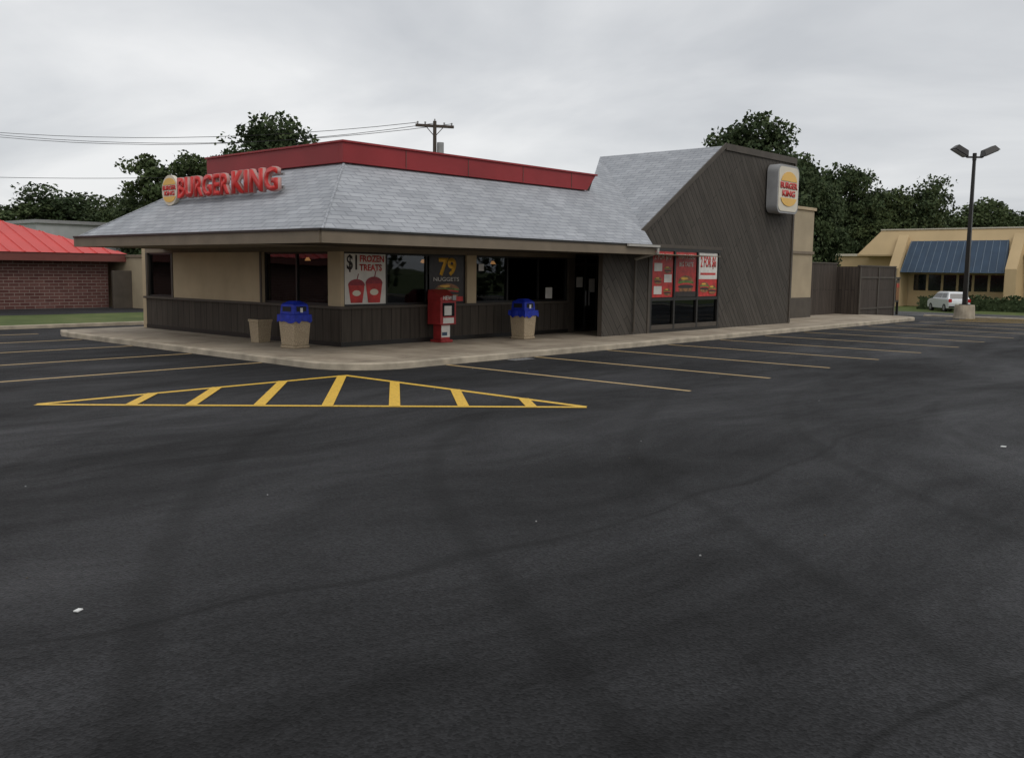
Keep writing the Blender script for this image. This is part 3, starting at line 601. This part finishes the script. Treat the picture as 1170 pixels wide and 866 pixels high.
# ------------------------------------------------------------------ trees
def tree_mesh(seed,H,Rw,n,lm,leaf=.36,trunk=.32,crown0=.24):
    global rng
    rng=np.random.default_rng(seed); rnd=random.Random(seed); b=MB()
    lobes=[]; nl=26
    for i in range(nl):
        f=(i+.5)/nl; z=H*(crown0+(0.88-crown0)*f)
        prof=math.sin(math.pi*min(1,max(0.14,(z/H-crown0+.10)/(1.10-crown0))))**.55
        a=i*2.4+rnd.uniform(-.4,.4); rr=Rw*prof*rnd.uniform(.22,.74)
        lobes.append((rr*math.cos(a),rr*math.sin(a),z,Rw*rnd.uniform(.26,.44)))
    p=Vector((0,0,0)); top=Vector((rnd.uniform(-.4,.4),rnd.uniform(-.4,.4),H*.72)); mid=top*.45+Vector((rnd.uniform(-.3,.3),rnd.uniform(-.3,.3),0))
    b.cyl(p,mid,trunk,trunk*.7,BARK,9); b.cyl(mid,top,trunk*.7,trunk*.2,BARK,8)
    for (x,y,z,r) in lobes:
        s=mid.lerp(top,rnd.uniform(0,.8)) if z>mid.z else p.lerp(mid,.8)
        e_=Vector((x,y,z)); k=s.lerp(e_,.5)+Vector((0,0,-.3)); b.cyl(s,k,trunk*.35,trunk*.2,BARK,6,False); b.cyl(k,e_,trunk*.2,.03,BARK,5,False)
    per=n//nl
    for (x,y,z,r) in lobes:
        ns=12
        for j in range(ns):
            d=rng.normal(size=3); d/=np.linalg.norm(d); d[2]=abs(d[2])*.9-.3
            c=np.array([x,y,z])+d*r*rng.uniform(.4,1.15); q=rng.normal(size=(per//ns,3)); q/=np.linalg.norm(q,axis=1)[:,None]
            q*=(rng.uniform(0,1,(per//ns,1))**.42)*r*rng.uniform(.34,.62)*np.array([1.15,1.15,.8])
            leafcloud(b,c+q,leaf,lm)
    me=b.done('tree_tmp'); m=me.data; bpy.data.objects.remove(me); return m
TM=[tree_mesh(11,14,5.2,18000,LEAF2),tree_mesh(23,13,4.6,16000,LEAF),tree_mesh(37,12,5.4,18000,LEAF2,crown0=.16),tree_mesh(51,11,4.8,16000,LEAF,crown0=.14)]
def tree(k,x,y,top,rad=None,rot=0,name='deciduous_tree'):
    base=[14,13,12,11][k]; z0=zt(x,y); s=(top-z0)/base; ws=[5.2,4.6,5.4,4.8][k]; sx=(rad/ws) if rad else s
    o=bpy.data.objects.new(name,TM[k]); COL.objects.link(o); o.location=(x,y,z0-.05); o.scale=(sx,sx,s); o.rotation_euler=(0,0,rot)
def DL(D,px):
    L=(px-585)/1082.2*D; return (D*0.745+L*0.667, D*0.667-L*0.745)
for k,D,px,top,rad,rot in [
  (0,86,316,15.9,6.4,0.3),(1,84,203,12.3,5.0,1.1),(3,90,262,12.2,4.6,2.0),(2,90,165,9.0,3.8,.4),(2,92,345,12.9,4.0,4.0),
  (2,110,70,10.6,8,0.2),(3,118,112,10.8,6.5,2.2),(1,105,15,9.2,6,1.9),(0,115,-40,11.0,7,.8),(3,112,140,8.5,5,1.0),
  (0,85,850,16.3,6.0,0.5),(1,90,890,13.8,4.8,2.5),(3,88,820,14.0,4.2,2.2),(2,94,925,11.4,4.4,3.1),
  (0,120,955,16.2,6.2,3.3),(3,122,1000,12.5,6.0,.6),(2,122,1035,13.9,6.6,1.2),(1,120,980,11.0,5.0,.2),(3,135,1105,12.9,7,2.7),(0,140,1160,12.0,8,1.7),(1,130,1230,12,7,.7),
  (3,135,1070,10.5,6,1.4),(2,138,1135,12.0,7,5.0)]:
    x,y=DL(D,px); tree(k,x,y,top,rad,rot)
b=MB(); rng=np.random.default_rng(5)
def belt(a0,a1,R0,H,step,leaf,per):
    a=a0
    while a<a1:
        r=R0*rng.uniform(.93,1.1); x=r*math.cos(math.radians(a)); y=r*math.sin(math.radians(a)); z0=zt(x,y); h=H*rng.uniform(.7,1.1)
        q=rng.normal(size=(per,3)); q/=np.linalg.norm(q,axis=1)[:,None]; q*=rng.uniform(.5,1,(per,1))**.5
        leafcloud(b,np.array([x,y,z0+h*.5])+q*np.array([h*.55,h*.55,h*.52]),leaf,LEAF2); a+=step
belt(8,85,170,10,1.6,1.0,600); belt(110,345,75,9,8.0,.9,380)  # second belt is unseen, added behind the camera for the window glass to reflect
b.done('tree_line_and_reflection_belt')
# ------------------------------------------------------------------ SUV
cx,cy=DL(84,1081); e=empty('parked_suv',(cx,cy,zt(cx,cy)),math.radians(40))
b=MB(); prof=[(-2.2,.45),(-2.28,.75),(-2.25,1.05),(-2.1,1.12),(-1.85,1.62),(-1.6,1.72),(0.2,1.74),(.55,1.66),(1.15,1.14),(2.0,1.02),(2.25,.85),(2.3,.5),(2.2,.3),(-2.1,.3)]
n=len(prof); vs=[]
for sgn in (-1,1):
    for x,z in prof:
        yy=.93 if z<1.15 else .93-(z-1.1)*.32
        vs.append((x,sgn*yy,z))
b.faces(vs,[tuple(range(n)),tuple(range(2*n-1,n-1,-1))]+[(i,n+i,n+(i+1)%n,(i+1)%n) for i in range(n)],CARW)
b.done('body',e,bevel=.05)
b=MB()
for s in (-1,1):
    def sy(z): return s*(.945-(z-1.1)*.32)
    for pts in ([(-1.75,1.2),(-.75,1.2),(-.75,1.6),(-1.6,1.6)],[(-.65,1.2),(.95,1.2),(.5,1.58),(-.65,1.6)]):
        b.poly([(x,sy(z),z) for x,z in pts],DGLASS)
b.poly([(-2.10,-.75,1.16),(-2.10,.75,1.16),(-1.89,.66,1.58),(-1.89,-.66,1.58)],DGLASS); b.poly([(1.13,-.8,1.18),(1.13,.8,1.18),(.62,.7,1.62),(.62,-.7,1.62)],DGLASS)
b.done('windows',e)
b=MB()
for x in (-1.4,1.45):
    for s in (-1,1):
        b.cyl((x,s*.72,.34),(x,s*.95,.34),.35,.35,BLACK,20); b.cyl((x,s*.951,.34),(x,s*.96,.34),.2,.2,GREYM,14)
b.done('wheels',e)
b=MB()
for s in (-1,1): b.box(-2.31,-2.24,s*.8-.13,s*.8+.13,.85,1.12,TAILR); b.box(2.2,2.30,s*.7-.2,s*.7+.2,.7,.85,WHITE)
b.box(-2.32,-2.26,-.28,.28,.7,.85,WHITE); b.box(-2.33,-2.2,-.85,.85,.38,.52,BLACK); b.done('lights_and_trim',e)
# ------------------------------------------------------------------ world / light
w_=bpy.data.worlds.new('World'); sc.world=w_; w_.use_nodes=True; n=w_.node_tree.nodes; l=w_.node_tree.links; bg=n['Background']
SE,SR=math.radians(48),math.radians(200)
sky=n.new('ShaderNodeTexSky'); sky.sky_type='NISHITA'; sky.sun_disc=False; sky.sun_elevation=SE; sky.sun_rotation=SR
tc=n.new('ShaderNodeTexCoord'); sx=n.new('ShaderNodeSeparateXYZ'); l.new(tc.outputs['Generated'],sx.inputs[0])
mx0=math_(n,l,'MAXIMUM',sx.outputs[2],0.0); ad=math_(n,l,'ADD',mx0,0.16)
dv=n.new('ShaderNodeVectorMath'); dv.operation='DIVIDE'; cb=n.new('ShaderNodeCombineXYZ')
for i in range(3): l.new(ad,cb.inputs[i])
l.new(tc.outputs['Generated'],dv.inputs[0]); l.new(cb.outputs[0],dv.inputs[1])
mp=n.new('ShaderNodeMapping'); mp.inputs['Rotation'].default_value=(0,0,0.6); mp.inputs['Scale'].default_value=(1.0,0.7,1.0); mp.inputs['Location'].default_value=(1.3,.4,0); l.new(dv.outputs[0],mp.inputs[0])
no=n.new('ShaderNodeTexNoise'); no.inputs['Scale'].default_value=0.9; no.inputs['Detail'].default_value=6; no.inputs['Roughness'].default_value=0.52; no.inputs['Distortion'].default_value=0.4; l.new(mp.outputs[0],no.inputs['Vector'])
r=ramp(n,[(0.32,(0.62,0.64,0.67)),(0.48,(0.76,0.775,0.795)),(0.64,(0.94,0.945,0.95))]); l.new(no.outputs[0],r.inputs[0])
s8=n.new('ShaderNodeVectorMath'); s8.operation='SCALE'; s8.inputs['Scale'].default_value=9.3; l.new(r.outputs[0],s8.inputs[0])
mm=n.new('ShaderNodeMix'); mm.data_type='RGBA'; mm.inputs[0].default_value=0.95; l.new(sky.outputs[0],mm.inputs[6]); l.new(s8.outputs[0],mm.inputs[7])
l.new(mm.outputs[2],bg.inputs['Color']); bg.inputs['Strength'].default_value=0.1
sl=bpy.data.lights.new('sun','SUN'); sl.energy=0.75; sl.angle=math.radians(25); sl.color=(1,.96,.9); so_=bpy.data.objects.new('sun',sl); COL.objects.link(so_)
sd=Vector((math.sin(SR)*math.cos(SE),math.cos(SR)*math.cos(SE),math.sin(SE))); so_.rotation_euler=sd.to_track_quat('Z','Y').to_euler()
# ------------------------------------------------------------------ camera
pitch,roll,yaw,h=0.114,-0.012,0.730,1.922
Fw=Vector((math.cos(yaw),math.sin(yaw),0));Rt=Vector((math.sin(yaw),-math.cos(yaw),0))
fw=Fw*math.cos(pitch)-Z*math.sin(pitch); up=Fw*math.sin(pitch)+Z*math.cos(pitch)
ax=Rt*math.cos(roll)-up*math.sin(roll); ay=Rt*math.sin(roll)+up*math.cos(roll)
cam=bpy.data.cameras.new('camera'); co=bpy.data.objects.new('camera',cam); COL.objects.link(co)
M=Matrix((ax,ay,-fw)).transposed().to_4x4(); M.translation=Vector((0,0,h)); co.matrix_world=M
cam.sensor_width=36; cam.lens=1082.2/1170*36; cam.clip_end=5000; cam.clip_start=.1
sc.camera=co
